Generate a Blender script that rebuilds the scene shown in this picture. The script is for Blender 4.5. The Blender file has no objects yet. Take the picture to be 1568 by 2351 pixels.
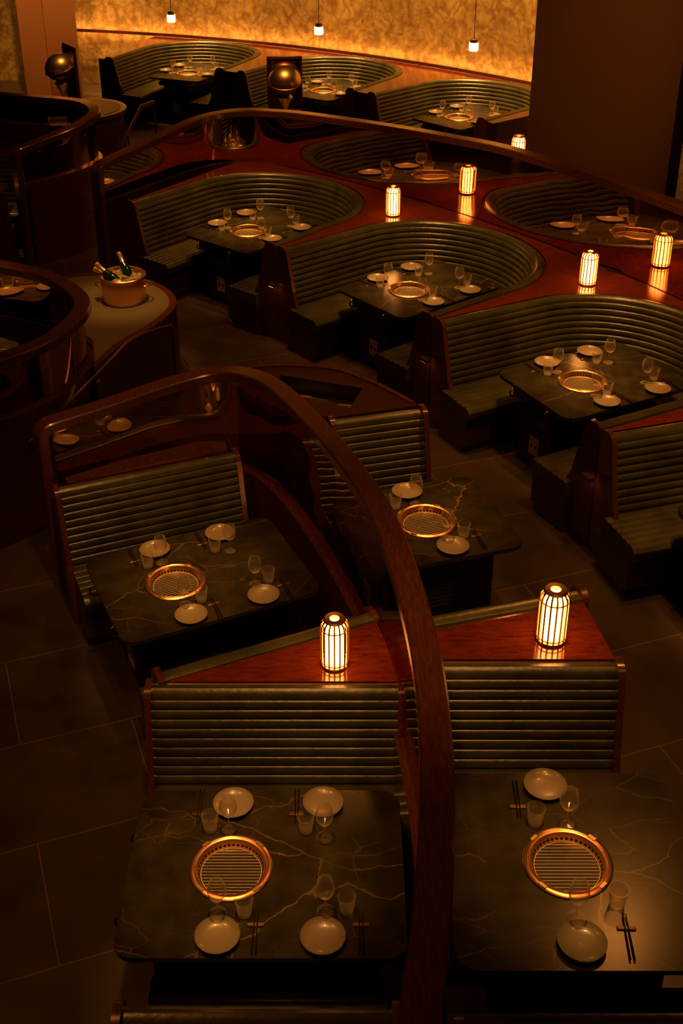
import bpy, bmesh, math, random
from mathutils import Vector, Matrix
random.seed(4)
R = math.radians
sc = bpy.context.scene
sc.view_settings.view_transform = 'Standard'

ZL = 0.0      # lower floor
ZU = 0.38     # upper floor
CAMZ = 5.65

# ------------------------------------------------------------------ materials
def new_mat(name):
    m = bpy.data.materials.new(name); m.use_nodes = True
    nt = m.node_tree
    return m, nt, nt.nodes['Principled BSDF']

def N(nt, t, **kw):
    n = nt.nodes.new(t)
    for k, v in kw.items(): setattr(n, k, v)
    return n

def simple(name, col, rough=.5, metal=0.0, coat=0.0, spec=.5):
    m, nt, b = new_mat(name)
    b.inputs['Base Color'].default_value = (*col, 1)
    b.inputs['Roughness'].default_value = rough
    b.inputs['Metallic'].default_value = metal
    b.inputs['Coat Weight'].default_value = coat
    b.inputs['Specular IOR Level'].default_value = spec
    no = N(nt, 'ShaderNodeTexNoise'); no.inputs['Scale'].default_value = 60
    bu = N(nt, 'ShaderNodeBump'); bu.inputs['Strength'].default_value = .04; bu.inputs['Distance'].default_value = .002
    nt.links.new(no.outputs['Fac'], bu.inputs['Height']); nt.links.new(bu.outputs['Normal'], b.inputs['Normal'])
    return m

def emis(name, col, strength):
    m = bpy.data.materials.new(name); m.use_nodes = True
    nt = m.node_tree; nt.nodes.clear()
    e = N(nt, 'ShaderNodeEmission'); e.inputs['Color'].default_value = (*col, 1); e.inputs['Strength'].default_value = strength
    o = N(nt, 'ShaderNodeOutputMaterial'); nt.links.new(e.outputs[0], o.inputs['Surface'])
    return m

def noise_ramp(nt, scale, c0, c1, p0=.35, p1=.65, detail=6, mapscale=(1, 1, 1), dist=0.0, coord='Object'):
    tc = N(nt, 'ShaderNodeTexCoord'); mp = N(nt, 'ShaderNodeMapping'); mp.inputs['Scale'].default_value = mapscale
    nt.links.new(tc.outputs[coord], mp.inputs['Vector'])
    no = N(nt, 'ShaderNodeTexNoise'); no.inputs['Scale'].default_value = scale; no.inputs['Detail'].default_value = detail
    no.inputs['Distortion'].default_value = dist
    nt.links.new(mp.outputs[0], no.inputs['Vector'])
    cr = N(nt, 'ShaderNodeValToRGB')
    cr.color_ramp.elements[0].position = p0; cr.color_ramp.elements[0].color = (*c0, 1)
    cr.color_ramp.elements[1].position = p1; cr.color_ramp.elements[1].color = (*c1, 1)
    nt.links.new(no.outputs['Fac'], cr.inputs['Fac'])
    return mp, no, cr

def mat_wood(name, c0, c1, rough=.28, coat=.4, stretch=(9, 2.2, 9)):
    m, nt, b = new_mat(name)
    mp, no, cr = noise_ramp(nt, 5, c0, c1, .3, .7, 8, stretch, .6)
    nt.links.new(cr.outputs[0], b.inputs['Base Color'])
    b.inputs['Roughness'].default_value = rough
    b.inputs['Coat Weight'].default_value = coat; b.inputs['Coat Roughness'].default_value = .12
    no2 = N(nt, 'ShaderNodeTexNoise'); no2.inputs['Scale'].default_value = 30; no2.inputs['Detail'].default_value = 5
    mp2 = N(nt, 'ShaderNodeMapping'); mp2.inputs['Scale'].default_value = tuple(a * .8 for a in stretch)
    nt.links.new(mp.inputs['Vector'].links[0].from_socket, mp2.inputs['Vector']); nt.links.new(mp2.outputs[0], no2.inputs['Vector'])
    bu = N(nt, 'ShaderNodeBump'); bu.inputs['Strength'].default_value = .15; bu.inputs['Distance'].default_value = .001
    nt.links.new(no2.outputs['Fac'], bu.inputs['Height']); nt.links.new(bu.outputs['Normal'], b.inputs['Normal'])
    return m

M_wood = mat_wood('mahogany_wood', (.055, .015, .0065), (.12, .036, .015), .26, .6, (14, 2.0, 14))
M_deck = mat_wood('mahogany_ledge', (.10, .014, .004), (.21, .036, .011), .13, 1.0, (2.2, 9, 9))
M_wood_dk = mat_wood('dark_wood', (.026, .008, .004), (.058, .018, .008), .30, .4)

def mat_leather():
    m, nt, b = new_mat('green_leather')
    mp, no, cr = noise_ramp(nt, 4, (.030, .031, .010), (.076, .072, .023), .3, .7, 5)
    nt.links.new(cr.outputs[0], b.inputs['Base Color'])
    b.inputs['Roughness'].default_value = .30
    b.inputs['Specular IOR Level'].default_value = .6
    n2 = N(nt, 'ShaderNodeTexNoise'); n2.inputs['Scale'].default_value = 22; n2.inputs['Detail'].default_value = 6
    nt.links.new(mp.outputs[0], n2.inputs['Vector'])
    bu = N(nt, 'ShaderNodeBump'); bu.inputs['Strength'].default_value = .35; bu.inputs['Distance'].default_value = .006
    nt.links.new(n2.outputs['Fac'], bu.inputs['Height']); nt.links.new(bu.outputs['Normal'], b.inputs['Normal'])
    return m
M_leather = mat_leather()

def mat_stone():
    m, nt, b = new_mat('veined_stone')
    tc = N(nt, 'ShaderNodeTexCoord'); oi = N(nt, 'ShaderNodeObjectInfo')
    mul = N(nt, 'ShaderNodeMath', operation='MULTIPLY'); mul.inputs[1].default_value = 37
    nt.links.new(oi.outputs['Random'], mul.inputs[0])
    add = N(nt, 'ShaderNodeVectorMath', operation='ADD')
    nt.links.new(tc.outputs['Object'], add.inputs[0]); nt.links.new(mul.outputs[0], add.inputs[1])
    nz = N(nt, 'ShaderNodeTexNoise'); nz.inputs['Scale'].default_value = 1.7; nz.inputs['Detail'].default_value = 5
    nt.links.new(add.outputs[0], nz.inputs['Vector'])
    def vein(scale, amp, width, m0, m1, nscale):
        sc1 = N(nt, 'ShaderNodeVectorMath', operation='SCALE'); sc1.inputs['Scale'].default_value = amp
        nt.links.new(nz.outputs['Color'], sc1.inputs[0])
        ad2 = N(nt, 'ShaderNodeVectorMath', operation='ADD')
        nt.links.new(add.outputs[0], ad2.inputs[0]); nt.links.new(sc1.outputs[0], ad2.inputs[1])
        mp = N(nt, 'ShaderNodeMapping'); mp.inputs['Rotation'].default_value = (0, 0, .8); mp.inputs['Scale'].default_value = (.55, 1.3, 1)
        nt.links.new(ad2.outputs[0], mp.inputs['Vector'])
        vo = N(nt, 'ShaderNodeTexVoronoi', feature='DISTANCE_TO_EDGE'); vo.inputs['Scale'].default_value = scale
        nt.links.new(mp.outputs[0], vo.inputs['Vector'])
        r1 = N(nt, 'ShaderNodeMapRange'); r1.inputs['From Min'].default_value = 0; r1.inputs['From Max'].default_value = width
        r1.inputs['To Min'].default_value = 1; r1.inputs['To Max'].default_value = 0
        nt.links.new(vo.outputs['Distance'], r1.inputs['Value'])
        n3 = N(nt, 'ShaderNodeTexNoise'); n3.inputs['Scale'].default_value = nscale; n3.inputs['Detail'].default_value = 4
        nt.links.new(add.outputs[0], n3.inputs['Vector'])
        r2 = N(nt, 'ShaderNodeMapRange'); r2.inputs['From Min'].default_value = m0; r2.inputs['From Max'].default_value = m1
        nt.links.new(n3.outputs['Fac'], r2.inputs['Value'])
        mm = N(nt, 'ShaderNodeMath', operation='MULTIPLY'); nt.links.new(r1.outputs[0], mm.inputs[0]); nt.links.new(r2.outputs[0], mm.inputs[1])
        return mm
    v1 = vein(1.6, .42, .0075, .40, .62, 1.6); v2 = vein(3.6, .25, .008, .46, .76, 2.3)
    mxx = N(nt, 'ShaderNodeMath', operation='MAXIMUM'); nt.links.new(v1.outputs[0], mxx.inputs[0]); nt.links.new(v2.outputs[0], mxx.inputs[1])
    n4 = N(nt, 'ShaderNodeTexNoise'); n4.inputs['Scale'].default_value = 7; n4.inputs['Detail'].default_value = 8
    nt.links.new(add.outputs[0], n4.inputs['Vector'])
    cr = N(nt, 'ShaderNodeValToRGB')
    cr.color_ramp.elements[0].position = .3; cr.color_ramp.elements[0].color = (.017, .014, .006, 1)
    cr.color_ramp.elements[1].position = .75; cr.color_ramp.elements[1].color = (.044, .036, .014, 1)
    nt.links.new(n4.outputs['Fac'], cr.inputs['Fac'])
    mx = N(nt, 'ShaderNodeMix', data_type='RGBA')
    nt.links.new(mxx.outputs[0], mx.inputs['Factor']); nt.links.new(cr.outputs[0], mx.inputs['A'])
    mx.inputs['B'].default_value = (.21, .14, .06, 1)
    nt.links.new(mx.outputs['Result'], b.inputs['Base Color'])
    b.inputs['Roughness'].default_value = .20
    return m
M_stone = mat_stone()

def mat_floor():
    m, nt, b = new_mat('stone_tile_floor')
    tc = N(nt, 'ShaderNodeTexCoord'); mp = N(nt, 'ShaderNodeMapping'); mp.inputs['Rotation'].default_value = (0, 0, R(-20))
    nt.links.new(tc.outputs['Object'], mp.inputs['Vector'])
    br = N(nt, 'ShaderNodeTexBrick'); br.inputs['Scale'].default_value = 1
    br.inputs['Brick Width'].default_value = 1.5; br.inputs['Row Height'].default_value = .9
    br.inputs['Mortar Size'].default_value = .004; br.inputs['Mortar Smooth'].default_value = .1
    br.inputs['Color1'].default_value = (.046, .032, .017, 1); br.inputs['Color2'].default_value = (.056, .039, .020, 1)
    br.inputs['Mortar'].default_value = (.16, .095, .035, 1)
    nt.links.new(mp.outputs[0], br.inputs['Vector'])
    no = N(nt, 'ShaderNodeTexNoise'); no.inputs['Scale'].default_value = 3.5; no.inputs['Detail'].default_value = 9
    nt.links.new(mp.outputs[0], no.inputs['Vector'])
    mr = N(nt, 'ShaderNodeMapRange'); mr.inputs['To Min'].default_value = .35; mr.inputs['To Max'].default_value = 1.5
    nt.links.new(no.outputs['Fac'], mr.inputs['Value'])
    mx = N(nt, 'ShaderNodeVectorMath', operation='SCALE')
    nt.links.new(br.outputs['Color'], mx.inputs[0]); nt.links.new(mr.outputs[0], mx.inputs['Scale'])
    nt.links.new(mx.outputs[0], b.inputs['Base Color'])
    b.inputs['Roughness'].default_value = .34
    return m
M_floor = mat_floor()

def mat_gold():
    m, nt, b = new_mat('gold_leaf_plaster')
    tc = N(nt, 'ShaderNodeTexCoord')
    nz = N(nt, 'ShaderNodeTexNoise'); nz.inputs['Scale'].default_value = 2.0; nz.inputs['Detail'].default_value = 7
    nt.links.new(tc.outputs['Object'], nz.inputs['Vector'])
    sx = N(nt, 'ShaderNodeVectorMath', operation='SCALE'); sx.inputs['Scale'].default_value = .9
    nt.links.new(nz.outputs['Color'], sx.inputs[0])
    ad = N(nt, 'ShaderNodeVectorMath', operation='ADD'); nt.links.new(tc.outputs['Object'], ad.inputs[0]); nt.links.new(sx.outputs[0], ad.inputs[1])
    vo = N(nt, 'ShaderNodeTexVoronoi'); vo.inputs['Scale'].default_value = 6.5
    nt.links.new(ad.outputs[0], vo.inputs['Vector'])
    n2 = N(nt, 'ShaderNodeTexNoise'); n2.inputs['Scale'].default_value = 8; n2.inputs['Detail'].default_value = 9; n2.inputs['Distortion'].default_value = 1.5
    nt.links.new(tc.outputs['Object'], n2.inputs['Vector'])
    mm = N(nt, 'ShaderNodeMath', operation='MULTIPLY'); nt.links.new(vo.outputs['Distance'], mm.inputs[0]); nt.links.new(n2.outputs['Fac'], mm.inputs[1])
    cr = N(nt, 'ShaderNodeValToRGB')
    cr.color_ramp.elements[0].position = .0; cr.color_ramp.elements[0].color = (.50, .36, .12, 1)
    cr.color_ramp.elements[1].position = .42; cr.color_ramp.elements[1].color = (.22, .13, .035, 1)
    nt.links.new(mm.outputs[0], cr.inputs['Fac']); nt.links.new(cr.outputs[0], b.inputs['Base Color'])
    b.inputs['Metallic'].default_value = .25; b.inputs['Roughness'].default_value = .5
    bu = N(nt, 'ShaderNodeBump'); bu.inputs['Strength'].default_value = .35; bu.inputs['Distance'].default_value = .02
    nt.links.new(n2.outputs['Fac'], bu.inputs['Height']); nt.links.new(bu.outputs['Normal'], b.inputs['Normal'])
    return m
M_gold = mat_gold()

def mat_pane(name, trans_col, gloss_col, fac, wav):
    m = bpy.data.materials.new(name); m.use_nodes = True
    nt = m.node_tree; nt.nodes.clear()
    o = N(nt, 'ShaderNodeOutputMaterial'); mx = N(nt, 'ShaderNodeMixShader'); mx.inputs[0].default_value = fac
    t = N(nt, 'ShaderNodeBsdfTransparent'); t.inputs['Color'].default_value = (*trans_col, 1)
    g = N(nt, 'ShaderNodeBsdfGlossy'); g.inputs['Color'].default_value = (*gloss_col, 1); g.inputs['Roughness'].default_value = .02
    no = N(nt, 'ShaderNodeTexNoise'); no.inputs['Scale'].default_value = 2.5; no.inputs['Detail'].default_value = 1
    tc = N(nt, 'ShaderNodeTexCoord'); nt.links.new(tc.outputs['Object'], no.inputs['Vector'])
    bu = N(nt, 'ShaderNodeBump'); bu.inputs['Strength'].default_value = wav; bu.inputs['Distance'].default_value = .05
    nt.links.new(no.outputs['Fac'], bu.inputs['Height']); nt.links.new(bu.outputs['Normal'], g.inputs['Normal'])
    nt.links.new(t.outputs[0], mx.inputs[1]); nt.links.new(g.outputs[0], mx.inputs[2]); nt.links.new(mx.outputs[0], o.inputs['Surface'])
    return m
M_smoke = mat_pane('smoked_glass', (.70, .44, .27), (.88, .60, .40), .48, .12)
M_mirror = mat_pane('bronze_mirror', (.02, .01, .005), (.76, .50, .34), .92, .05)

M_copper = simple('brushed_copper', (.90, .50, .22), .32, 1.0)
M_brass = simple('brass', (.85, .58, .26), .35, 1.0)
M_wire = simple('brass_wire', (.85, .68, .40), .5, .1)
M_bronze = simple('dark_bronze', (.24, .14, .06), .4, 1.0)
M_bowl = simple('grill_bowl', (.05, .028, .012), .5, .5)
M_black = simple('black_steel', (.016, .012, .009), .4)
M_vent = simple('vent_black', (.045, .034, .024), .5)
M_plate = simple('taupe_ceramic', (.25, .20, .13), .30, 0, .2)
M_plate2 = simple('outlet_plate', (.55, .40, .22), .45)
M_dots = simple('socket_black', (.004, .003, .003), .6)
M_stick = simple('black_lacquer', (.010, .007, .006), .25)
M_counter = simple('grey_stone_top', (.13, .11, .07), .38)
M_darkwall = simple('brown_plaster_wall', (.10, .052, .022), .75)
M_void = simple('black_paint', (.006, .004, .003), .8)
M_ceiling = simple('ceiling_black', (.02, .012, .008), .9)
M_bottle = simple('green_bottle', (.006, .02, .008), .1, 0, .6)
M_foil = simple('gold_foil', (.95, .75, .42), .35, .8)
M_ice = simple('ice_cubes', (.30, .26, .18), .12, 0, .5)
M_cord = simple('black_cord', (.02, .012, .008), .6)
M_cop_col = simple('copper_column', (.36, .16, .065), .4, .3)
M_lamp = emis('lamp_glow', (1.0, .39, .075), 15)
M_pend = emis('pendant_glow', (1.0, .52, .14), 10)
M_led = emis('led_strip', (1.0, .42, .09), 40)
M_foot = emis('foot_light', (1.0, .36, .08), 8)

def mat_glass():
    # thin clear glass: see-through body, edges whitened with diffuse colour to stand in for glints
    m = bpy.data.materials.new('clear_glass'); m.use_nodes = True
    nt = m.node_tree; nt.nodes.clear()
    o = N(nt, 'ShaderNodeOutputMaterial')
    t = N(nt, 'ShaderNodeBsdfTransparent'); t.inputs['Color'].default_value = (.97, .94, .89, 1)
    g = N(nt, 'ShaderNodeBsdfGlossy'); g.inputs['Color'].default_value = (1, .97, .9, 1); g.inputs['Roughness'].default_value = .14
    d = N(nt, 'ShaderNodeBsdfTranslucent'); d.inputs['Color'].default_value = (1, .95, .85, 1)
    d2 = N(nt, 'ShaderNodeBsdfDiffuse'); d2.inputs['Color'].default_value = (1, .95, .85, 1)
    dm = N(nt, 'ShaderNodeMixShader'); dm.inputs[0].default_value = .5
    nt.links.new(d.outputs[0], dm.inputs[1]); nt.links.new(d2.outputs[0], dm.inputs[2])
    lw = N(nt, 'ShaderNodeLayerWeight'); lw.inputs['Blend'].default_value = .5
    pw = N(nt, 'ShaderNodeMath', operation='POWER'); pw.inputs[1].default_value = 2.9
    nt.links.new(lw.outputs['Facing'], pw.inputs[0])
    mr = N(nt, 'ShaderNodeMapRange'); mr.inputs['To Min'].default_value = .07; mr.inputs['To Max'].default_value = 1.0
    nt.links.new(pw.outputs[0], mr.inputs['Value'])
    m1 = N(nt, 'ShaderNodeMixShader'); m1.inputs[0].default_value = .55
    nt.links.new(g.outputs[0], m1.inputs[1]); nt.links.new(dm.outputs[0], m1.inputs[2])
    m2 = N(nt, 'ShaderNodeMixShader'); nt.links.new(mr.outputs[0], m2.inputs[0])
    nt.links.new(t.outputs[0], m2.inputs[1]); nt.links.new(m1.outputs[0], m2.inputs[2]); nt.links.new(m2.outputs[0], o.inputs['Surface'])
    return m
M_glass = mat_glass()

# ------------------------------------------------------------------ mesh builder
class MB:
    def __init__(s): s.v = []; s.f = []; s.m = []; s.mats = []
    def mi(s, mat):
        if mat not in s.mats: s.mats.append(mat)
        return s.mats.index(mat)
    def add(s, vs, fs, mat, M=None):
        o = len(s.v); k = s.mi(mat)
        for p in vs:
            p = Vector(p)
            if M is not None: p = M @ p
            s.v.append(tuple(p))
        for f in fs:
            s.f.append(tuple(i + o for i in f)); s.m.append(k)
    def box(s, c, size, mat, rz=0.0, M=None, bev=0.0):
        x, y, z = [a / 2 for a in size]
        if bev > 0:
            b = bev
            poly = [(-x + b, -y), (x - b, -y), (x, -y + b), (x, y - b), (x - b, y), (-x + b, y), (-x, y - b), (-x, -y + b)]
            vs = []
            for (zz, sh) in ((-z, b), (-z + b, 0), (z - b, 0), (z, b)):
                for (px, py) in poly:
                    vs.append((px * (1 - sh / x), py * (1 - sh / y), zz))
            n = 8; fs = [tuple(range(n))[::-1], tuple(range(3 * n, 4 * n))]
            for r in range(3):
                for i in range(n):
                    fs.append((r * n + i, r * n + (i + 1) % n, (r + 1) * n + (i + 1) % n, (r + 1) * n + i))
        else:
            vs = [(i, j, k) for i in (-x, x) for j in (-y, y) for k in (-z, z)]
            fs = [(0, 1, 3, 2), (4, 6, 7, 5), (0, 4, 5, 1), (2, 3, 7, 6), (0, 2, 6, 4), (1, 5, 7, 3)]
        T = Matrix.Translation(c) @ Matrix.Rotation(rz, 4, 'Z')
        if M is not None: T = M @ T
        s.add(vs, fs, mat, T)
    def prism(s, poly, z0, z1, mat, M=None):
        n = len(poly)
        vs = [(p[0], p[1], z0) for p in poly] + [(p[0], p[1], z1) for p in poly]
        fs = [tuple(range(n))[::-1], tuple(range(n, 2 * n))]
        for i in range(n): fs.append((i, (i + 1) % n, n + (i + 1) % n, n + i))
        s.add(vs, fs, mat, M)
    def lathe(s, prof, mat, seg=32, M=None, closed=False):
        n = len(prof); vs = []
        for (r, z) in prof:
            for k in range(seg):
                a = 2 * math.pi * k / seg; vs.append((max(r, 1e-4) * math.cos(a), max(r, 1e-4) * math.sin(a), z))
        fs = []
        for j in range(n - 1 + (1 if closed else 0)):
            j2 = (j + 1) % n
            for k in range(seg):
                k2 = (k + 1) % seg
                fs.append((j * seg + k, j * seg + k2, j2 * seg + k2, j2 * seg + k))
        s.add(vs, fs, mat, M)
    def cyl(s, p0, p1, r0, mat, r1=None, seg=12, cap=True):
        p0 = Vector(p0); p1 = Vector(p1); r1 = r0 if r1 is None else r1
        d = (p1 - p0); L = d.length
        q = Vector((0, 0, 1)).rotation_difference(d).to_matrix().to_4x4(); T = Matrix.Translation(p0) @ q
        prof = [(r0, 0), (r1, L)]
        if cap: prof = [(0, 0)] + prof + [(0, L)]
        s.lathe(prof, mat, seg, T)
    def sweep(s, path, prof, mat, side=1, cap=True):
        # path: (x,y[,z]); prof: closed list of (d, z)
        n = len(path); P = [Vector((p[0], p[1])) for p in path]; Z = [p[2] if len(p) > 2 else 0 for p in path]
        vs = []; m = len(prof)
        for i in range(n):
            a = (P[i] - P[i - 1]).normalized() if i > 0 else (P[1] - P[0]).normalized()
            b = (P[i + 1] - P[i]).normalized() if i < n - 1 else a
            na = Vector((-a.y, a.x)); nb = Vector((-b.y, b.x)); nn = (na + nb).normalized()
            k = 1 / max(.5, nn.dot(na))
            for (d, z) in prof:
                q = P[i] + nn * (d * k * side); vs.append((q.x, q.y, Z[i] + z))
        fs = []
        for i in range(n - 1):
            for j in range(m):
                j2 = (j + 1) % m
                fs.append((i * m + j, i * m + j2, (i + 1) * m + j2, (i + 1) * m + j))
        if cap: fs += [tuple(range(m)), tuple(range((n - 1) * m, n * m))[::-1]]
        s.add(vs, fs, mat)
    def tube(s, pts, prof, mat, lat0=None):
        # 3-D sweep, lateral axis kept horizontal; prof (lateral, up)
        n = len(pts); P = [Vector(p) for p in pts]; m = len(prof); vs = []; lat = lat0
        for i in range(n):
            t = (P[min(i + 1, n - 1)] - P[max(i - 1, 0)]).normalized()
            h = Vector((t.x, t.y, 0))
            if h.length > .25:
                h.normalize(); lat = Vector((-h.y, h.x, 0))
            up = t.cross(lat).normalized()
            for (a, b) in prof: vs.append(tuple(P[i] + lat * a + up * b))
        fs = []
        for i in range(n - 1):
            for j in range(m):
                j2 = (j + 1) % m; fs.append((i * m + j, i * m + j2, (i + 1) * m + j2, (i + 1) * m + j))
        fs += [tuple(range(m)), tuple(range((n - 1) * m, n * m))[::-1]]
        s.add(vs, fs, mat)
    def strip(s, A, B, mat):
        n = len(A); vs = list(A) + list(B)
        s.add(vs, [(i, i + 1, n + i + 1, n + i) for i in range(n - 1)], mat)
    def mesh(s, name, smooth=True, recalc=True, ang=35):
        me = bpy.data.meshes.new(name); me.from_pydata(s.v, [], s.f)
        for mt in s.mats: me.materials.append(mt)
        for p, k in zip(me.polygons, s.m): p.material_index = k
        if recalc:
            bm = bmesh.new(); bm.from_mesh(me); bmesh.ops.recalc_face_normals(bm, faces=bm.faces); bm.to_mesh(me); bm.free()
        if smooth:
            me.shade_smooth(); me.set_sharp_from_angle(angle=R(ang))
        me.update(); return me
    def obj(s, name, **k):
        return place(name, s.mesh(name, **k))

def place(name, me, loc=(0, 0, 0), rz=0.0):
    o = bpy.data.objects.new(name, me); bpy.context.collection.objects.link(o)
    o.location = loc; o.rotation_euler = (0, 0, rz); return o

def smooth_path(pts, k=6):
    out = []; n = len(pts)
    P = [Vector(p) for p in pts]
    for i in range(n - 1):
        p0 = P[max(i - 1, 0)]; p1 = P[i]; p2 = P[i + 1]; p3 = P[min(i + 2, n - 1)]
        for j in range(k):
            t = j / k
            out.append(.5 * ((2 * p1) + (p2 - p0) * t + (2 * p0 - 5 * p1 + 4 * p2 - p3) * t * t + (3 * p1 - p0 - 3 * p2 + p3) * t ** 3))
    out.append(P[-1]); return [tuple(p) for p in out]

# ------------------------------------------------------------------ bench
def chan(p0, p1, n, b, nd):
    out = []
    for k in range(n):
        for t in (0.02, .12, .3, .5, .7, .88, .98):
            s_ = (k + t) / n; h = b * math.sqrt(max(0, 1 - (2 * t - 1) ** 2))
            out.append((p0[0] + (p1[0] - p0[0]) * s_ + nd[0] * h, p0[1] + (p1[1] - p0[1]) * s_ + nd[1] * h))
    return out
SEATFRONT = [(-.56, .34), (-.60, .36), (-.615, .39), (-.61, .43), (-.59, .452)]
SEATTOP = chan((-.58, .455), (-.15, .455), 6, .014, (0, 1))
LEATHER = (SEATFRONT + SEATTOP
           + chan((-.135, .47), (-.005, 1.0), 9, .018, (-.97, .24))
           + [(-.012, 1.015), (0.0, 1.04), (.03, 1.058), (.06, 1.055), (.085, 1.035), (.09, 1.0), (.09, .34)])
SEATONLY = SEATFRONT + SEATTOP + [(-.14, .34)]
SEATBASE = [(-.52, 0), (-.52, .08), (-.56, .085), (-.56, .345), (-.14, .345), (-.14, 0)]
BASE = [(-.52, 0), (-.52, .08), (-.56, .085), (-.56, .345), (.09, .345), (.09, 0)]
SHELL = [(.088, .3), (.088, 1.02), (.105, 1.03), (.115, 1.02), (.115, 0), (.088, 0)]
PANEL = [(-.24, 0.0), (-.24, .40), (-.20, .49), (-.165, .55), (-.05, 1.02), (-.03, 1.06), (0, 1.08), (.08, 1.08), (.115, 1.06), (.12, 1.02), (.12, 0)]

def bench(path, z, side, name='booth_bench', panels=(True, True), ext=0.0):
    mb = MB()
    P = [(p[0], p[1], z) for p in path]
    mb.sweep(P, LEATHER, M_leather, side)
    mb.sweep(P, BASE, M_wood_dk, side)
    mb.sweep(P, SHELL, M_wood, side)
    for e, on in zip((0, -1), panels):
        a = Vector(P[0][:2]) if e == 0 else Vector(P[-1][:2])
        b = Vector(P[1][:2]) if e == 0 else Vector(P[-2][:2])
        t = (a - b).normalized(); sd = -side if e == 0 else side
        if ext > 0:
            c1 = a + t * ext
            pp = [(a.x, a.y, z), (c1.x, c1.y, z)]
            mb.sweep(pp, SEATONLY, M_leather, sd); mb.sweep(pp, SEATBASE, M_wood_dk, sd)
        if not on: continue
        c0 = a - t * .004; c1 = a + t * .035
        pp = [(c0.x, c0.y, z), (c1.x, c1.y, z)]
        mb.sweep(pp, PANEL, M_wood, sd)
    return mb.obj(name)

# ------------------------------------------------------------------ table
def rrect(L, W, c, n=4):
    out = []
    for (sx, sy, a0) in ((1, 1, 0), (-1, 1, 90), (-1, -1, 180), (1, -1, 270)):
        for k in range(n + 1):
            a = R(a0 + 90 * k / n); out.append((sx * (L / 2 - c) + c * math.cos(a), sy * (W / 2 - c) + c * math.sin(a)))
    return out

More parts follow.
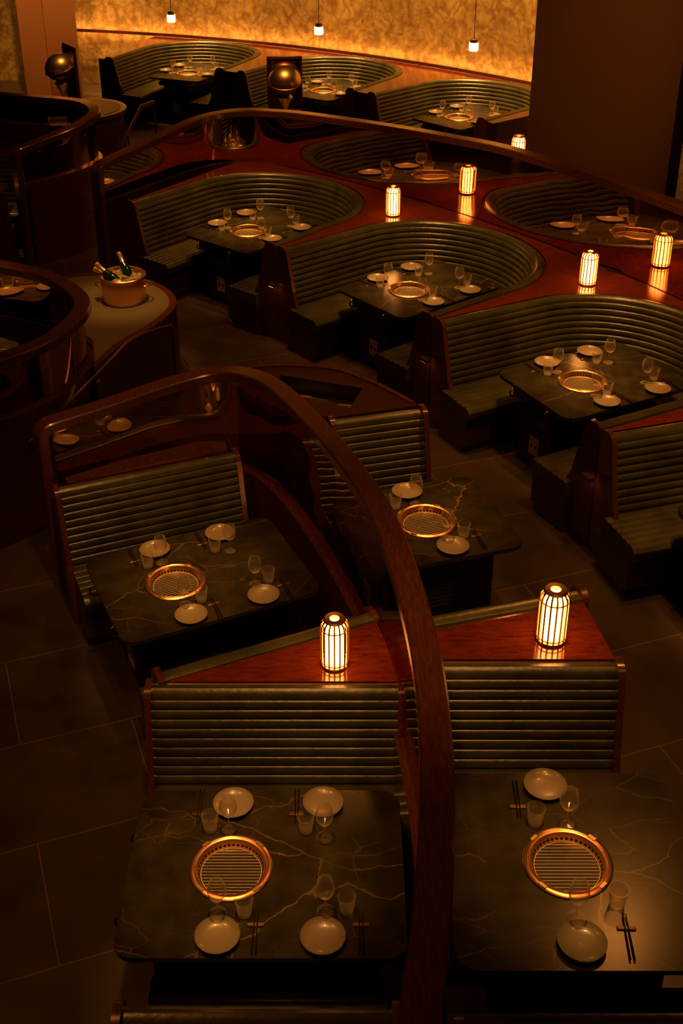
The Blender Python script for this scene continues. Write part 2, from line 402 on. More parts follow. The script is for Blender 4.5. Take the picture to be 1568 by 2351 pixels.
def table_mesh(L, W, gx, gy=0.0, ped=(1.05, .5), pedx=0.0):
    mb = MB(); poly = rrect(L, W, .10); rh = .19
    def hit(a):
        dx, dy = math.cos(a), math.sin(a); best = 9
        for i in range(len(poly)):
            x1, y1 = poly[i][0] - gx, poly[i][1] - gy; x2, y2 = poly[(i + 1) % len(poly)][0] - gx, poly[(i + 1) % len(poly)][1] - gy
            ex, ey = x2 - x1, y2 - y1; den = dx * ey - dy * ex
            if abs(den) < 1e-9: continue
            t = (x1 * ey - y1 * ex) / den; u = (x1 * dy - y1 * dx) / den
            if t > 0 and -1e-6 <= u <= 1 + 1e-6: best = min(best, t)
        return best
    angs = sorted([2 * math.pi * k / 64 for k in range(64)] + [math.atan2(p[1] - gy, p[0] - gx) % (2 * math.pi) for p in poly])
    O = []; I = []
    for a in angs:
        t = hit(a); O.append((gx + t * math.cos(a), gy + t * math.sin(a))); I.append((gx + rh * math.cos(a), gy + rh * math.sin(a)))
    n = len(angs); zt = .75; zb = .72
    vs = [(p[0], p[1], zt) for p in O] + [(p[0], p[1], zt) for p in I] + [(p[0], p[1], zb) for p in O] + [(p[0], p[1], zb) for p in I]
    fs = []
    for i in range(n):
        j = (i + 1) % n
        fs += [(i, j, n + j, n + i), (2 * n + i, 3 * n + i, 3 * n + j, 2 * n + j), (i, 2 * n + i, 2 * n + j, j), (n + i, n + j, 3 * n + j, 3 * n + i)]
    mb.add(vs, fs, M_stone)
    # pedestal cabinet
    pl, pw = ped; cx = pedx
    mb.box((cx, 0, .03), (pl - .1, pw - .08, .06), M_black)
    mb.box((cx, 0, .33), (pl, pw, .56), M_black, bev=.01)
    mb.box((cx, 0, .665), (pl + .1, pw + .14, .11), M_black, bev=.01)
    xe = cx - pl / 2
    mb.box((xe - .006, 0, .50), (.012, pw * .8, .13), M_vent, bev=.003)      # drawer
    mb.box((xe - .012, 0, .50), (.012, .12, .015), M_bronze)
    for k in range(4): mb.box((xe - .004, 0, .40 - k * .018), (.01, pw * .6, .007), M_vent)
    mb.box((xe - .006, 0, .235), (.012, .13, .17), M_plate2, bev=.003)        # outlet plate
    for yy in (-.03, .03):
        mb.cyl((xe - .011, yy, .235), (xe - .015, yy, .235), .014, M_dots, seg=10)
    for sgn in (-1, 1):
        for k in range(9):
            mb.box((cx - .1, sgn * (pw / 2 + .003), .20 + k * .035), (.42, .01, .016), M_vent)
        mb.box((cx - pl / 2 + .12, sgn * (pw / 2 + .075), .665), (.15, .006, .05), M_plate2)
        mb.box((cx - pl / 2 + .12, sgn * (pw / 2 + .079), .675), (.11, .003, .008), M_dots)
        mb.box((cx - pl / 2 + .12, sgn * (pw / 2 + .079), .655), (.08, .003, .006), M_dots)
    # towel hooks curved below the table edge
    for yy in (-W / 2 + .27, W / 2 - .27):
        pts = [(-L / 2 + .03 - .06 * math.sin(R(15 * k)), yy, .69 + .045 * math.cos(R(15 * k)) - .02) for k in range(13)]
        for p, q in zip(pts, pts[1:]): mb.cyl(p, q, .008, M_bronze, seg=6)
    # grill insert
    T = Matrix.Translation((gx, gy, .75))
    mb.lathe([(.212, .0), (.215, .006), (.208, .012), (.197, .014), (.190, .010), (.186, .014), (.179, .012), (.171, -.004), (.160, -.038), (.150, -.042)], M_copper, 64, T)
    mb.lathe([(.162, -.04), (.15, -.075), (.10, -.09), (.0, -.095)], M_bowl, 40, T)
    for k in range(44):
        a = 2 * math.pi * k / 44; r = .1665
        c = Vector((gx + r * math.cos(a), gy + r * math.sin(a), .75 - .018)); d = Vector((math.cos(a), math.sin(a), -.33)) * -1
        mb.cyl(c - d * .002, c + d * .002, .0075, M_dots, seg=8)
    for k in range(4):
        a = R(45 + 90 * k); mb.box((gx + .200 * math.cos(a), gy + .200 * math.sin(a), .765), (.02, .045, .006), M_brass, rz=a, bev=.002)
    rr = .157; nW = 15; stp = 2 * rr / (nW + 1)
    for k in range(1, nW + 1):
        o_ = -rr + k * stp; h = math.sqrt(rr * rr - o_ * o_)
        for ax in (0, 1):
            p = (gx + o_, gy - h, .75 - .034); q = (gx + o_, gy + h, .75 - .034)
            if ax: p = (gx - h, gy + o_, .75 - .032); q = (gx + h, gy + o_, .75 - .032)
            mb.cyl(p, q, .0026, M_wire, seg=6, cap=False)
    mb.lathe([(rr - .005, -.033), (rr, -.028), (rr + .004, -.033), (rr, -.038)], M_wire, 40, T, closed=True)
    return mb.mesh('dining_table')

# ------------------------------------------------------------------ tableware meshes
def mk_plate():
    mb = MB(); mb.lathe([(0, .0), (.055, 0), (.06, .004), (.085, .010), (.106, .022), (.111, .030), (.109, .032), (.104, .026), (.082, .014), (.058, .008), (0, .007)], M_plate, 40); return mb.mesh('plate')
def mk_tumbler():
    mb = MB(); seg = 20
    mb.lathe([(0, .001), (.032, .001), (.035, .006), (.0455, .098), (.047, .104), (.0445, .104), (.042, .096), (.033, .018), (0, .016)], M_glass, seg); return mb.mesh('water_tumbler', ang=15)
def mk_wine():
    mb = MB(); mb.lathe([(0, .001), (.042, .001), (.043, .003), (.012, .006), (.0045, .014), (.0040, .09), (.008, .098), (.030, .112), (.045, .140), (.048, .160), (.043, .195), (.036, .222), (.0335, .222), (.0405, .195), (.0450, .160), (.0420, .141), (.028, .1155), (0, .105)], M_glass, 28); return mb.mesh('wine_glass')
def mk_chop():
    mb = MB()
    for x in (-.010, .010):
        mb.cyl((x * .7, -.12, .012), (x, .12, .010), .0025, M_stick, .0042, 8)
    mb.box((0, -.05, .004), (.085, .022, .009), M_bronze, bev=.003)
    return mb.mesh('chopsticks')
ME_plate, ME_tum, ME_wine, ME_chop = mk_plate(), mk_tumbler(), mk_wine(), mk_chop()

LAY4 = dict(plate=[(-.20, .42), (.29, .425), (-.21, -.425), (.30, -.43)],
            wine=[(-.21, .26), (.30, .20), (-.22, -.28), (.31, -.265)],
            tum=[(-.31, .26), (.20, .25), (-.09, -.28), (.416, -.26)],
            chop=[(-.38, .41, 1), (.145, .41, 1), (-.03, -.40, -1), (.485, -.40, -1)])
LAYFR = dict(plate=[(-.046, .48), (-.024, -.455)], wine=[(.025, .245), (-.024, -.31)], tum=[(-.13, .25), (.176, -.24)],
             chop=[(-.20, .40, 1), (.19, -.42, -1)])
LAYMR = dict(plate=[(0, .38), (.05, -.37)], wine=[(.01, .235), (.056, -.245)], tum=[(-.138, .235), (.177, -.25)],
             chop=[(-.22, .37, 1), (.26, -.33, -1)])

def set_table(me, c, zf, ang, lay, jit=.015):
    place('dining_table', me, (c[0], c[1], zf), R(ang))
    ca, sa = math.cos(R(ang)), math.sin(R(ang))
    def w(p):
        x = p[0] + random.uniform(-jit, jit); y = p[1] + random.uniform(-jit, jit) * .5
        return (c[0] + x * ca - y * sa, c[1] + x * sa + y * ca, zf + .7505)
    for p in lay['plate']: place('plate', ME_plate, w(p), random.random())
    for p in lay['wine']: place('wine_glass', ME_wine, w(p))
    for p in lay['tum']: place('water_tumbler', ME_tum, w(p), random.random())
    for p in lay['chop']: place('chopsticks', ME_chop, w(p), R(ang) + (0 if p[2] > 0 else math.pi) + random.uniform(-.06, .06))

# ------------------------------------------------------------------ lamps
def mk_lamp():
    mb = MB(); h = .30
    mb.lathe([(0, .012), (.050, .012), (.052, .02), (.052, .255), (.045, .268), (0, .270)], M_lamp, 24)
    mb.lathe([(0, 0), (.072, 0), (.075, .006), (.072, .014), (0, .014)], M_copper, 28)
    mb.lathe([(.026, .286), (.052, .288), (.060, .294), (.052, .304), (.026, .302)], M_copper, 28, closed=True)
    n = 16
    for k in range(n):
        a = 2 * math.pi * k / n; ca, sa = math.cos(a), math.sin(a)
        pts = [(.070, .01), (.073, .04), (.073, .24), (.068, .27), (.050, .295)]
        for (r0, z0), (r1, z1) in zip(pts, pts[1:]):
            mb.cyl((r0 * ca, r0 * sa, z0), (r1 * ca, r1 * sa, z1), .0050, M_copper, seg=6, cap=False)
    for z in (.03, .245):
        mb.lathe([(.070, z - .003), (.075, z - .003), (.075, z + .003), (.070, z + .003)], M_copper, 28, closed=True)
    return mb.mesh('table_lantern')
ME_lamp = mk_lamp()
def lamp(x, y, z, s=1.1):
    o = place('table_lantern', ME_lamp, (x, y, z)); o.scale = (s, s, s); return o

# ------------------------------------------------------------------ light helpers
WARM = (1, .42, .09); ORANGE = (1, .32, .05)
def spot(x, y, z, power, size=24, col=WARM, tgt=None, blend=.9, rad=.10, name='unseen_spotlight'):
    l = bpy.data.lights.new(name, 'SPOT'); l.energy = power; l.color = col; l.spot_size = R(size); l.spot_blend = blend; l.shadow_soft_size = rad
    o = bpy.data.objects.new(name, l); bpy.context.collection.objects.link(o); o.location = (x, y, z)
    t = Vector(tgt if tgt else (x, y, 0)); o.rotation_euler = (t - Vector((x, y, z))).to_track_quat('-Z', 'Y').to_euler()
    return o

# ================================================================== FRONT ISLAND
RAILF = [(.14, 1.6, 1.9), (.27, 2.58, 1.9), (.33, 2.94, 1.9), (.39, 3.46, 1.9), (.42, 3.96, 1.9), (.41, 4.56, 1.9), (.33, 5.33, 1.88), (.19, 6.07, 1.84),
         (-.12, 7.03, 1.76), (-.45, 7.80, 1.70), (-.70, 8.16, 1.65), (-.97, 8.31, 1.60), (-1.30, 8.22, 1.56), (-1.76, 7.95, 1.51), (-2.16, 7.71, 1.48)]
RAILP = [(-.075, -.035), (-.07, -.042), (.07, -.042), (.075, -.035), (.075, .025), (.065, .035), (-.065, .035), (-.075, .025)]
def drop_end(path, z_end, r=.09):
    a = Vector(path[-2]); b = Vector(path[-1]); t = (b - a); t.z = 0; t.normalize()
    out = list(path)
    for k in range(1, 7):
        q = R(15 * k); out.append((b.x + t.x * r * math.sin(q), b.y + t.y * r * math.sin(q), b.z - r * (1 - math.cos(q))))
    e = out[-1]; out.append((e[0], e[1], z_end)); return out

def partition(path, z_floor, z_base, pane, name='glass_partition', end_post=True, wall_t=.05, wood=None):
    sp = smooth_path(path, 6)
    mb = MB()
    tp = drop_end(sp, z_floor) if end_post else sp
    mb.tube(tp, RAILP, M_wood)
    mb.sweep([(p[0], p[1], 0) for p in sp], [(-wall_t, z_floor), (-wall_t, z_base), (wall_t, z_base), (wall_t, z_floor)], wood or M_wood_dk)
    A = []; B = []
    for p in sp: A.append((p[0], p[1], z_base)); B.append((p[0], p[1], p[2] - .035))
    mb.strip(A, B, pane)
    return mb.obj(name)
partition(RAILF, ZL, .80, M_smoke, wood=M_wood)

T_FL = table_mesh(1.42, 1.07, -.18, ped=(1.15, .55))
T_FR = table_mesh(1.18, 1.17, -.01, ped=(.9, .55), pedx=.0)
T_ML = table_mesh(1.42, 1.05, -.19, ped=(1.1, .55))
T_MR = table_mesh(1.08, .97, .0, ped=(.85, .5))
T_MID = table_mesh(1.38, 1.03, -.14, ped=(1.0, .46), pedx=-.10)
set_table(T_FL, (-.39, 4.245), ZL, 0, LAY4, 0)
set_table(T_FR, (1.09, 3.945), ZU, 0, LAYFR, 0)
set_table(T_ML, (-.99, 6.81), ZL, 25, LAY4, .01)
set_table(T_MR, (.59, 6.925), ZU, 17.6, LAYMR, 0)

bench([(-1.10, 5.24), (.33, 5.24)], ZL, 1)
bench([(-1.08, 5.43), (.16, 6.01)], ZL, -1)
bench([(-2.09, 7.44), (-.83, 7.97)], ZL, 1)
bench([(-.94, 3.24), (.22, 3.24)], ZL, -1)
bench([(.53, 4.98), (1.50, 4.98)], ZU, 1)
bench([(.50, 5.47), (1.40, 5.73)], ZU, -1)
bench([(-.05, 7.80), (.62, 7.98)], ZU, 1)
bench([(.47, 2.90), (1.9, 2.90)], ZU, -1)

def ledge(poly, z0, z1, name='wood_ledge', mat=None):
    mb = MB(); mb.prism(poly, z0, z1, mat or M_deck); return mb.obj(name, smooth=False)
ledge([(-1.02, 5.357), (.345, 5.357), (.30, 5.60), (.22, 5.92), (.10, 5.86)], .05, 1.035)
ledge([(.46, 5.10), (1.51, 5.10), (1.43, 5.61), (.43, 5.32)], ZU + .02, ZU + 1.035)
ledge([(-2.06, 7.60), (-.90, 8.09), (-.93, 8.24), (-1.15, 8.24), (-1.72, 7.94), (-2.10, 7.68)], .05, 1.03, mat=M_wood)
lamp(-.041, 5.466 + .05, 1.036, 1.12); lamp(1.181, 5.276, ZU + 1.036, 1.14)

# service station with utensil trough behind MR booth
def station():
    mb = MB(); zt = ZU + 1.02
    out = smooth_path([(-.84, 8.45), (-.82, 8.76), (-.594, 8.87), (-.086, 8.82), (.267, 8.55), (.56, 8.20)], 5)
    outer = out + [(.62, 8.16), (-.06, 7.96), (-.40, 8.02)]
    tr = [(-.52, 8.40), (.07, 8.12), (.17, 8.46), (-.50, 8.69)]
    c = Vector((-.2, 8.42))
    def hit(poly, a):
        dx, dy = math.cos(a), math.sin(a); best = 0
        for i in range(len(poly)):
            x1, y1 = poly[i][0] - c.x, poly[i][1] - c.y; x2, y2 = poly[(i + 1) % len(poly)][0] - c.x, poly[(i + 1) % len(poly)][1] - c.y
            ex, ey = x2 - x1, y2 - y1; den = dx * ey - dy * ex
            if abs(den) < 1e-9: continue
            t = (x1 * ey - y1 * ex) / den; u = (x1 * dy - y1 * dx) / den
            if t > 0 and -1e-6 <= u <= 1 + 1e-6: best = max(best, t)
        return (c.x + best * dx, c.y + best * dy)
    angs = sorted([math.atan2(p[1] - c.y, p[0] - c.x) for p in outer + tr] + [2 * math.pi * k / 40 - math.pi + .01 for k in range(40)])
    O = [hit(outer, a) for a in angs]; I = [hit(tr, a) for a in angs]; n = len(angs)
    vs = [(p[0], p[1], zt) for p in O] + [(p[0], p[1], zt) for p in I] + [(p[0], p[1], zt - .14) for p in I]
    mb.add(vs, [(i, (i + 1) % n, n + (i + 1) % n, n + i) for i in range(n)], M_wood_dk)
    mb.add(vs, [(n + i, n + (i + 1) % n, 2 * n + (i + 1) % n, 2 * n + i) for i in range(n)] + [tuple(range(2 * n, 3 * n))], M_black)
    mb.add([(p[0], p[1], zt) for p in O] + [(p[0], p[1], ZU) for p in O], [(i, (i + 1) % n, n + (i + 1) % n, n + i) for i in range(n)], M_wood_dk)
    mb.sweep([(p[0], p[1], zt) for p in out], [(-.012, -.02), (-.012, .012), (.03, .012), (.03, -.02)], M_wood, -1)
    return mb.obj('service_station', smooth=False, recalc=False)
station()
def tongs():
    mb = MB(); z = ZU + 1.02 - .142
    for (x, y, a, L) in ((-.38, 8.56, -24, .30), (-.30, 8.47, -20, .26), (-.24, 8.50, -28, .30), (-.02, 8.38, -15, .34), (.0, 8.30, -18, .30), (-.36, 8.44, -30, .24)):
        dx, dy = math.cos(R(a)) * L / 2, math.sin(R(a)) * L / 2
        for o_ in (-.008, .012):
            mb.cyl((x - dx, y - dy + o_ * .3, z + .012), (x + dx, y + dy + o_ * 2, z + .03), .006, M_brass, .004, 8)
    return mb.obj('serving_tongs')
tongs()

# ================================================================== MIDDLE ISLAND (radial booths)
def pol(C, r, a): return (C[0] + r * math.cos(R(a)), C[1] + r * math.sin(R(a)))
HW = 1.06
def half_outline(n=14):
    pts = [(-.90, HW), (-.5, HW), (-.1, HW)]
    for k in range(n + 1):
        t = R(90 - 90 * k / n)
        pts.append((.20 + .95 * math.cos(t), HW * math.sin(t)))
    return pts
def booth_row(C, Rt, angs, Rwall, table, z=ZU):
    for a in angs:
        c = pol(C, Rt, a); ax = Vector((math.cos(R(a)), math.sin(R(a)))); nv = Vector((-ax.y, ax.x))
        def W(u, v): return (c[0] + ax.x * u + nv.x * v, c[1] + ax.y * u + nv.y * v)
        h = half_outline()
        path = [W(u, v) for u, v in h] + [W(u, -v) for u, v in h[-2::-1]]
        bench(path, z, 1, name='curved_booth_bench', ext=.09)
        set_table(table, c, z, a, LAY4, .02)
        mb = MB()
        for sg in (1, -1):
            H = []
            hl = half_outline(); n = len(hl)
            for i in range(n):
                p0 = Vector(hl[max(i - 1, 0)]); p1 = Vector(hl[min(i + 1, n - 1)]); t = (p1 - p0).normalized()
                if i == n - 1: t = Vector((0, -1))
                nn = Vector((-t.y, t.x)); q = Vector(hl[i]) + nn * .115
                H.append((*W(q.x, sg * q.y), z + 1.035))
            G = []; s0 = Rt - .87
            for i in range(n):
                f = i / (n - 1)
                if f < .6: g = pol(C, s0 + (Rwall - s0) * f / .6, a + sg * 5.5)
                else: g = pol(C, Rwall, a + sg * 5.5 * (1 - (f - .6) / .4))
                G.append((g[0], g[1], z + 1.035))
            mb.strip(H, G, M_deck)
            p, q = H[0], G[0]
            mb.add([p, q, (q[0], q[1], z), (p[0], p[1], z)], [(0, 1, 2, 3)], M_wood_dk)
        mb.obj('wood_ledge', smooth=False, recalc=False)
CM = (-9.5, 2.96)
booth_row(CM, 13.25, [50, 39, 28, 17], 14.6, T_MID)
lamp(.573, 12.72, ZU + 1.036); lamp(2.367, 10.66, ZU + 1.036)
def footlight(C, r, a, z):
    mb = MB(); p = pol(C, r, a)
    M = Matrix.Translation((p[0], p[1], z)) @ Matrix.Rotation(R(a), 4, 'Z')
    mb.box((0, 0, 0), (.05, .10, .03), M_bronze, M=M)
    mb.box((0, 0, -.018), (.035, .07, .006), M_foot, M=M)
    mb.obj('foot_light', smooth=False)
for a in (44.5, 33.5, 22.5): footlight(CM, 12.30, a, ZU + .66)

arc = []
for a in range(4, 53, 3):
    zz = 2.26 if a <= 40 else 2.26 - (a - 40) * .014
    arc.append((*pol(CM, 14.62, a), zz))
arc += [(*pol(CM, 14.60, 53.6), 2.06), (*pol(CM, 14.50, 55.0), 2.045), (*pol(CM, 14.28, 56.0), 2.02), (*pol(CM, 13.9, 56.5), 1.99), (*pol(CM, 13.2, 56.6), 1.92), (*pol(CM, 12.5, 56.6), 1.86), (*pol(CM, 12.3, 56.6), 1.84)]
partition(arc, ZU, ZU + 1.03, M_mirror, wall_t=.03, name='mirror_partition')
bench([pol(CM, 16.75, 47.5), pol(CM, 16.75, 43.5)], ZU, 1)
ledge([pol(CM, 14.75, 41), pol(CM, 16.6, 41.5), pol(CM, 16.6, 46.5), pol(CM, 14.75, 47)], ZU + .9, ZU + 1.035)
lamp(2.22, 14.72, ZU + 1.036, 1.2)

# ================================================================== BACK ROW
CB = (-8.6, 8.2)
booth_row(CB, 14.6, [66, 55, 44], 16.1, T_MID)

# ------------------------------------------------------------------ room shell
def arc_wall(C, r, a0, a1, z0, z1, mat, name, seg=60):
    mb = MB()
    A = [(*pol(C, r, a0 + (a1 - a0) * k / seg), z0) for k in range(seg + 1)]; B = [(p[0], p[1], z1) for p in A]
    mb.strip(A, B, mat); return mb.obj(name, recalc=False, ang=60)
arc_wall(CB, 16.19, 30, 84, ZU, 6.4, M_gold, 'wall_back')
cove = [(*pol(CB, 16.04, a), ZU + 1.036) for a in range(36, 82, 2)]
mb = MB()
mb.sweep(cove, [(-.03, 0), (-.03, .015), (-.01, .015), (-.01, 0)], M_led, -1)
mb.sweep(cove, [(-.10, 0), (-.10, .055), (-.08, .055), (-.08, 0)], M_wood, -1)
mb.obj('led_cove_strip')
mb = MB(); mb.prism([(2.68, 17.0), (4.13, 14.70), (4.30, 14.80), (2.85, 17.10)], ZU, 6.4, M_darkwall)
mb.obj('wall_right', smooth=False)
mb = MB()
wz = math.atan2(-2.3, 1.45)
mb.box((3.60, 15.53, ZU + .42), (.13, .015, .17), M_plate, rz=wz, bev=.004)
for o_ in (-.02, .02): mb.box((3.60 - .010, 15.53 - .007, ZU + .42 + o_ * 1.5), (.03, .012, .02), M_dots, rz=wz)
mb.obj('wall_outlet')
mb = MB()
mb.box((-5.15, 22.6, 3.3), (.55, .7, 6.2), M_cop_col, rz=.2); mb.box((-5.75, 22.9, 3.3), (.45, .7, 6.2), M_cop_col, rz=.2)
mb.obj('copper_column', smooth=False)
mb = MB(); mb.add([(-14, 27, 0), (12, 27, 0), (12, 27, 6.4), (-14, 27, 6.4)], [(0, 1, 2, 3)], M_void); mb.obj('wall_far', smooth=False)
mb = MB(); mb.add([(-14, -3, 0), (-14, 27, 0), (-14, 27, 6.4), (-14, -3, 6.4)], [(0, 1, 2, 3)], M_void); mb.obj('wall_left', smooth=False)
mb = MB(); mb.add([(12, -3, 0), (12, 27, 0), (12, 27, 6.4), (12, -3, 6.4)], [(0, 1, 2, 3)], M_void); mb.obj('wall_east', smooth=False)
mb = MB(); mb.add([(-14, -3, 6.4), (12, -3, 6.4), (12, 27, 6.4), (-14, 27, 6.4)], [(0, 1, 2, 3)], M_ceiling); mb.obj('ceiling', smooth=False)
mb = MB(); mb.add([(-14, -3, 0), (12, -3, 0), (12, 27, 0), (-14, 27, 0)], [(0, 1, 2, 3)], M_floor)
up = [(.1, -3), (.14, 1.6)] + [(p[0], p[1]) for p in RAILF[1:12]] + [(-1.2, 8.6), (-1.5, 9.3), (-2.2, 9.75), (-3.2, 9.3), (-14, 9.3), (-14, 27), (12, 27), (12, -3)]
mb.prism(up[::-1], .001, ZU, M_floor)
mb.prism([(-1.2, 8.75), (-1.5, 9.3), (-2.2, 9.75), (-2.9, 9.3), (-2.0, 8.6)], .001, .19, M_floor)
mb.obj('floor', smooth=False)

# ================================================================== LEFT SIDE
LL = [(-3.8, 10.75, 1.65), (-3.22, 10.52, 1.65), (-2.70, 10.22, 1.65), (-2.33, 9.75, 1.65), (-2.25, 9.35, 1.65), (-2.40, 8.80, 1.65), (-2.75, 8.40, 1.65), (-3.3, 7.95, 1.65), (-4.4, 7.2, 1.65)]
partition(LL, ZL, 1.16, M_mirror, end_post=False, wood=M_wood_dk)
set_table(T_ML, (-3.80, 9.80), ZU, -30, LAY4)
cnt = smooth_path([(-2.16, 9.30), (-2.02, 9.75), (-1.75, 10.25), (-1.62, 10.72), (-1.73, 11.12), (-2.04, 11.44), (-2.52, 11.60), (-3.0, 11.45), (-3.25, 11.0), (-3.1, 10.62)], 4)
cnt = list(cnt) + [(-2.66, 10.33), (-2.27, 9.8)]
mb = MB(); mb.prism(cnt, .01, 1.13, M_wood_dk)
mb.prism(cnt, 1.13, 1.165, M_wood)
cc = Vector((-2.3, 10.6)); ins = [tuple(cc + (Vector(p) - cc) * .90) for p in cnt]
mb.prism(ins, 1.16, 1.172, M_counter)
mb.obj('service_counter', smooth=False)
mb = MB()
mb.lathe([(0, 0), (.205, 0), (.212, .01), (.218, .235), (.228, .245), (.230, .265), (.222, .272), (.208, .268), (.200, .03), (0, .028)], M_copper, 48)
for s_ in (-1, 1):
    pts = [(s_ * (.215 + .055 * math.sin(R(k * 15))), .075 * math.cos(R(k * 15)), .17) for k in range(13)]
    for p, q in zip(pts, pts[1:]): mb.cyl(p, q, .009, M_copper, seg=8)
mb.lathe([(0, .205), (.204, .20)], M_ice, 24)
for k in range(60):
    a = random.uniform(0, 6.28); r = math.sqrt(random.random()) * .17
    T = Matrix.Translation((r * math.cos(a), r * math.sin(a), .215 + random.uniform(0, .03))) @ Matrix.Rotation(random.random() * 3, 4, 'Z') @ Matrix.Rotation(random.random() * 3, 4, 'X')
    mb.box((0, 0, 0), (.045, .045, .045), M_ice, M=T, bev=.006)
o = mb.obj('champagne_bucket'); o.location = (-2.14, 10.85, 1.172)
def bottle(x, y, z, tilt_dir, tilt):
    mb = MB(); mb.lathe([(0, 0), (.042, .0), (.044, .01), (.044, .16), (.038, .20), (.018, .25), (.0155, .27)], M_bottle, 24)
    mb.lathe([(.038, .195), (.0275, .225), (.0185, .25), (.018, .30), (.021, .305), (.021, .325), (.014, .333), (0, .334)], M_foil, 20)
    o = mb.obj('champagne_bottle'); o.location = (x, y, z); o.rotation_euler = (0, R(tilt), R(tilt_dir)); o.scale = (1.15, 1.15, 1.15)
bottle(-2.10, 10.74, 1.32, 165, 50); bottle(-2.04, 10.86, 1.30, 130, 40); bottle(-2.08, 10.84, 1.32, 178, 62)
def rail_obj(pts, posts):
    mb = MB(); mb.tube(pts, [(-.012, -.03), (.012, -.03), (.012, .03), (-.012, .03)], M_bronze, Vector((0, 1, 0)))
    for (x, y, z0, z1) in posts: mb.box((x, y, (z0 + z1) / 2), (.025, .05, z1 - z0), M_bronze)
    mb.obj('handrail', smooth=False)
rail_obj(smooth_path([(-1.55, 9.94, 1.28), (-1.86, 9.66, 1.27), (-2.06, 9.3, 1.17), (-2.56, 8.45, .88)], 4), [(-1.55, 9.94, ZU, 1.28), (-2.1, 9.15, .0, 1.12)])
rail_obj([(-2.92, 18.6, 1.28), (-3.08, 18.3, 1.28), (-3.2, 17.0, 1.0)], [(-2.92, 18.6, ZU, 1.28), (-3.15, 17.4, ZU, 1.08)])

LU = [(-6.5, 16.3, 2.0), (-4.8, 15.95, 2.0), (-3.87, 15.7, 2.0), (-3.35, 15.45, 2.0), (-3.12, 15.0, 1.98), (-3.28, 14.5, 1.93), (-3.62, 14.08, 1.87), (-3.80, 13.92, 1.83)]
partition(LU, ZU, 1.42, M_mirror, wood=M_wood)
bench([(-6.2, 15.1), (-3.95, 15.1)], ZU, 1)
ledge([(-6.2, 15.23), (-3.5, 15.23), (-3.4, 15.38), (-3.9, 15.62), (-4.8, 15.88), (-6.2, 16.1)], ZU + .9, ZU + 1.035)
set_table(T_MID, (-4.95, 14.35), ZU, 0, LAY4)
bench([(-6.2, 13.35), (-4.0, 13.55)], ZU, -1)
def rcounter(cx, cy, r, z1):
    mb = MB(); mb.lathe([(0, ZU), (r - .04, ZU), (r - .04, z1 - .06), (r, z1 - .05), (r, z1), (r - .03, z1 + .004), (0, z1 + .004)], M_wood, 48, Matrix.Translation((cx, cy, 0)))
    mb.lathe([(r - .09, z1 + .004), (r - .08, z1 + .010), (0, z1 + .010)], M_counter, 48, Matrix.Translation((cx, cy, 0)))
    mb.obj('round_counter')
rcounter(-3.85, 17.7, .65, 1.40); rcounter(-.80, 17.0, .55, 1.40)
def disc_sculpture(x, y, z, rz, k=1.0):
    # upright dark panel with a polished dome over a dark bowl on a flared stem
    mb = MB()
    mb.box((0, .10, .43), (.50, .025, .86), M_bronze, bev=.006)
    mb.box((0, .08, .43), (.44, .02, .80), M_mirror)
    T = Matrix.Translation((0, -.06, .555)) @ Matrix.Rotation(R(18), 4, 'X')
    mb.lathe([(.232 * math.sin(R(t)), .205 * math.cos(R(t))) for t in range(0, 91, 9)], M_brass, 40, T)
    mb.lathe([(.232, 0), (.245, -.006), (.240, -.018), (.222, -.020)], M_bronze, 40, T)
    mb.lathe([(.222 * math.cos(R(t)), -.02 - .15 * math.sin(R(t))) for t in range(0, 91, 9)], M_bronze, 40, T)
    T0 = Matrix.Translation((0, -.06, 0))
    mb.lathe([(0, 0), (.13, 0), (.13, .02), (.03, .04), (.022, .12), (.05, .22), (.11, .33), (.085, .37), (0, .40)], M_brass, 32, T0)
    o = mb.obj('dome_sculpture'); o.location = (x, y, z); o.rotation_euler = (0, 0, rz); o.scale = (k, k, k)
disc_sculpture(-.80, 17.0, 1.411, 0.05); disc_sculpture(-4.08, 17.85, 1.411, -1.0)

def pendant(x, y, z):
    mb = MB()
    mb.lathe([(0, 0), (.055, 0), (.068, .008), (.070, .02), (.070, .11), (.066, .118), (0, .12)], M_pend, 24)
    mb.lathe([(0, .12), (.055, .12), (.055, .165), (.03, .175), (0, .176)], M_bronze, 24)
    mb.cyl((0, 0, .17), (0, 0, 6.4 - z), .005, M_cord, seg=8)
    o = mb.obj('pendant_lamp'); o.location = (x, y, z)
pendant(-2.84, 20.6, 2.13); pendant(-.36, 19.5, 2.13); pendant(1.97, 18.2, 2.13)

# ================================================================== LIGHTING
ZC = 6.3; KP = 1.35
def table_spot(x, y, p, size=15):
    spot(x, y + .5, ZC, p * KP, size, tgt=(x, y, .9))
table_spot(-.50, 4.25, 560, 17); table_spot(1.05, 3.95, 480, 15); table_spot(-1.05, 6.8, 620, 17); table_spot(.62, 6.95, 520)
for a in (50, 39, 28, 17):
    p = pol(CM, 13.15, a); table_spot(p[0], p[1], 900, 17)
for a in (66, 55, 44):
    p = pol(CB, 14.5, a); table_spot(p[0], p[1], 1300, 18)
table_spot(-4.95, 14.35, 700, 20); table_spot(-3.70, 9.80, 1000, 24)
spot(-2.14, 10.4, ZC, 800, 16, tgt=(-2.14, 10.85, 1.2))
spot(-.4, 3.2, ZC, 230 * KP, 34, tgt=(-.4, 5.3, .8)); spot(1.2, 3.0, ZC, 180 * KP, 34, tgt=(1.1, 5.0, 1.2))
spot(-1.0, 5.4, ZC, 230 * KP, 34, tgt=(-1.5, 7.7, .8)); spot(.6, 6.0, ZC, 170 * KP, 30, tgt=(.4, 8.0, 1.1))
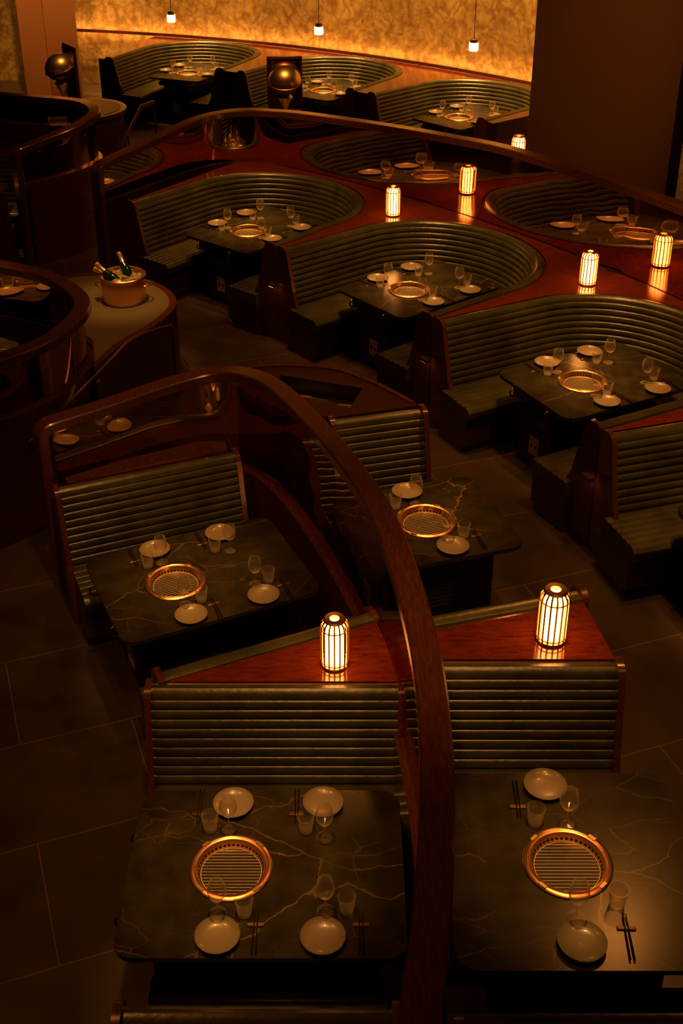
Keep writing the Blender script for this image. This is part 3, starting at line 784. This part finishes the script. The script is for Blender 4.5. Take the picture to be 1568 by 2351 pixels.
for a in (50, 39, 28, 17):
    p = pol(CM, 12.4, a); q = pol(CM, 14.2, a + 1.5); spot(p[0], p[1], ZC, 420 * KP, 34, tgt=(q[0], q[1], 1.1))
    p = pol(CM, 12.6, a); q = pol(CM, 12.9, a + 3.0); spot(p[0], p[1], ZC, 280 * KP, 26, tgt=(q[0], q[1], .9))  # second spot per booth, added to brighten the seats
for a in (66, 55, 44):
    p = pol(CB, 13.8, a); q = pol(CB, 15.5, a + 1.5); spot(p[0], p[1], ZC, 420 * KP, 34, tgt=(q[0], q[1], 1.1))
spot(-.8, 15.6, ZC, 380, 14, tgt=(-.8, 17.0, 1.9)); spot(-3.6, 16.4, ZC, 350, 14, tgt=(-4.08, 17.85, 1.9))
for a in (38, 46, 54, 62, 70, 78):
    p = pol(CB, 15.2, a); q = pol(CB, 16.1, a); spot(p[0], p[1], 5.2, 1250, 75, tgt=(q[0], q[1], 2.3), blend=1)  # hidden wash spots added to brighten the gold wall
spot(-4.9, 19.6, 5.8, 1500, 40, tgt=(-5.3, 22.6, 2.3))  # unseen spot added to lift the copper columns
for (x, y, p) in ((-2.6, 4.5, 230), (2.6, 7.5, 220), (.2, 10.2, 220), (-2.6, 12.3, 130), (3.2, 3.5, 70), (-.6, 15.5, 130)):
    spot(x, y, ZC, p * KP, 95, col=ORANGE, blend=1, rad=.15)  # wide fill spots added to lighten the floor, no fixtures behind them
spot(1.0, 12.4, 6.0, 600, 50, tgt=(3.3, 15.8, 2.6), col=ORANGE, blend=1)  # unseen spot added to brighten the brown right wall

w = bpy.data.worlds.new('world'); sc.world = w; w.use_nodes = True
w.node_tree.nodes['Background'].inputs['Color'].default_value = (.012, .0045, .001, 1)
w.node_tree.nodes['Background'].inputs['Strength'].default_value = 1.0

# ------------------------------------------------------------------ camera
cd = bpy.data.cameras.new('camera'); cd.sensor_width = 36; cd.lens = 2711 / 2351 * 36; cd.shift_y = -175 / 2351; cd.clip_end = 100
co = bpy.data.objects.new('camera', cd); bpy.context.collection.objects.link(co)
co.location = (0, 0, CAMZ); co.rotation_euler = (R(61), 0, 0); sc.camera = co
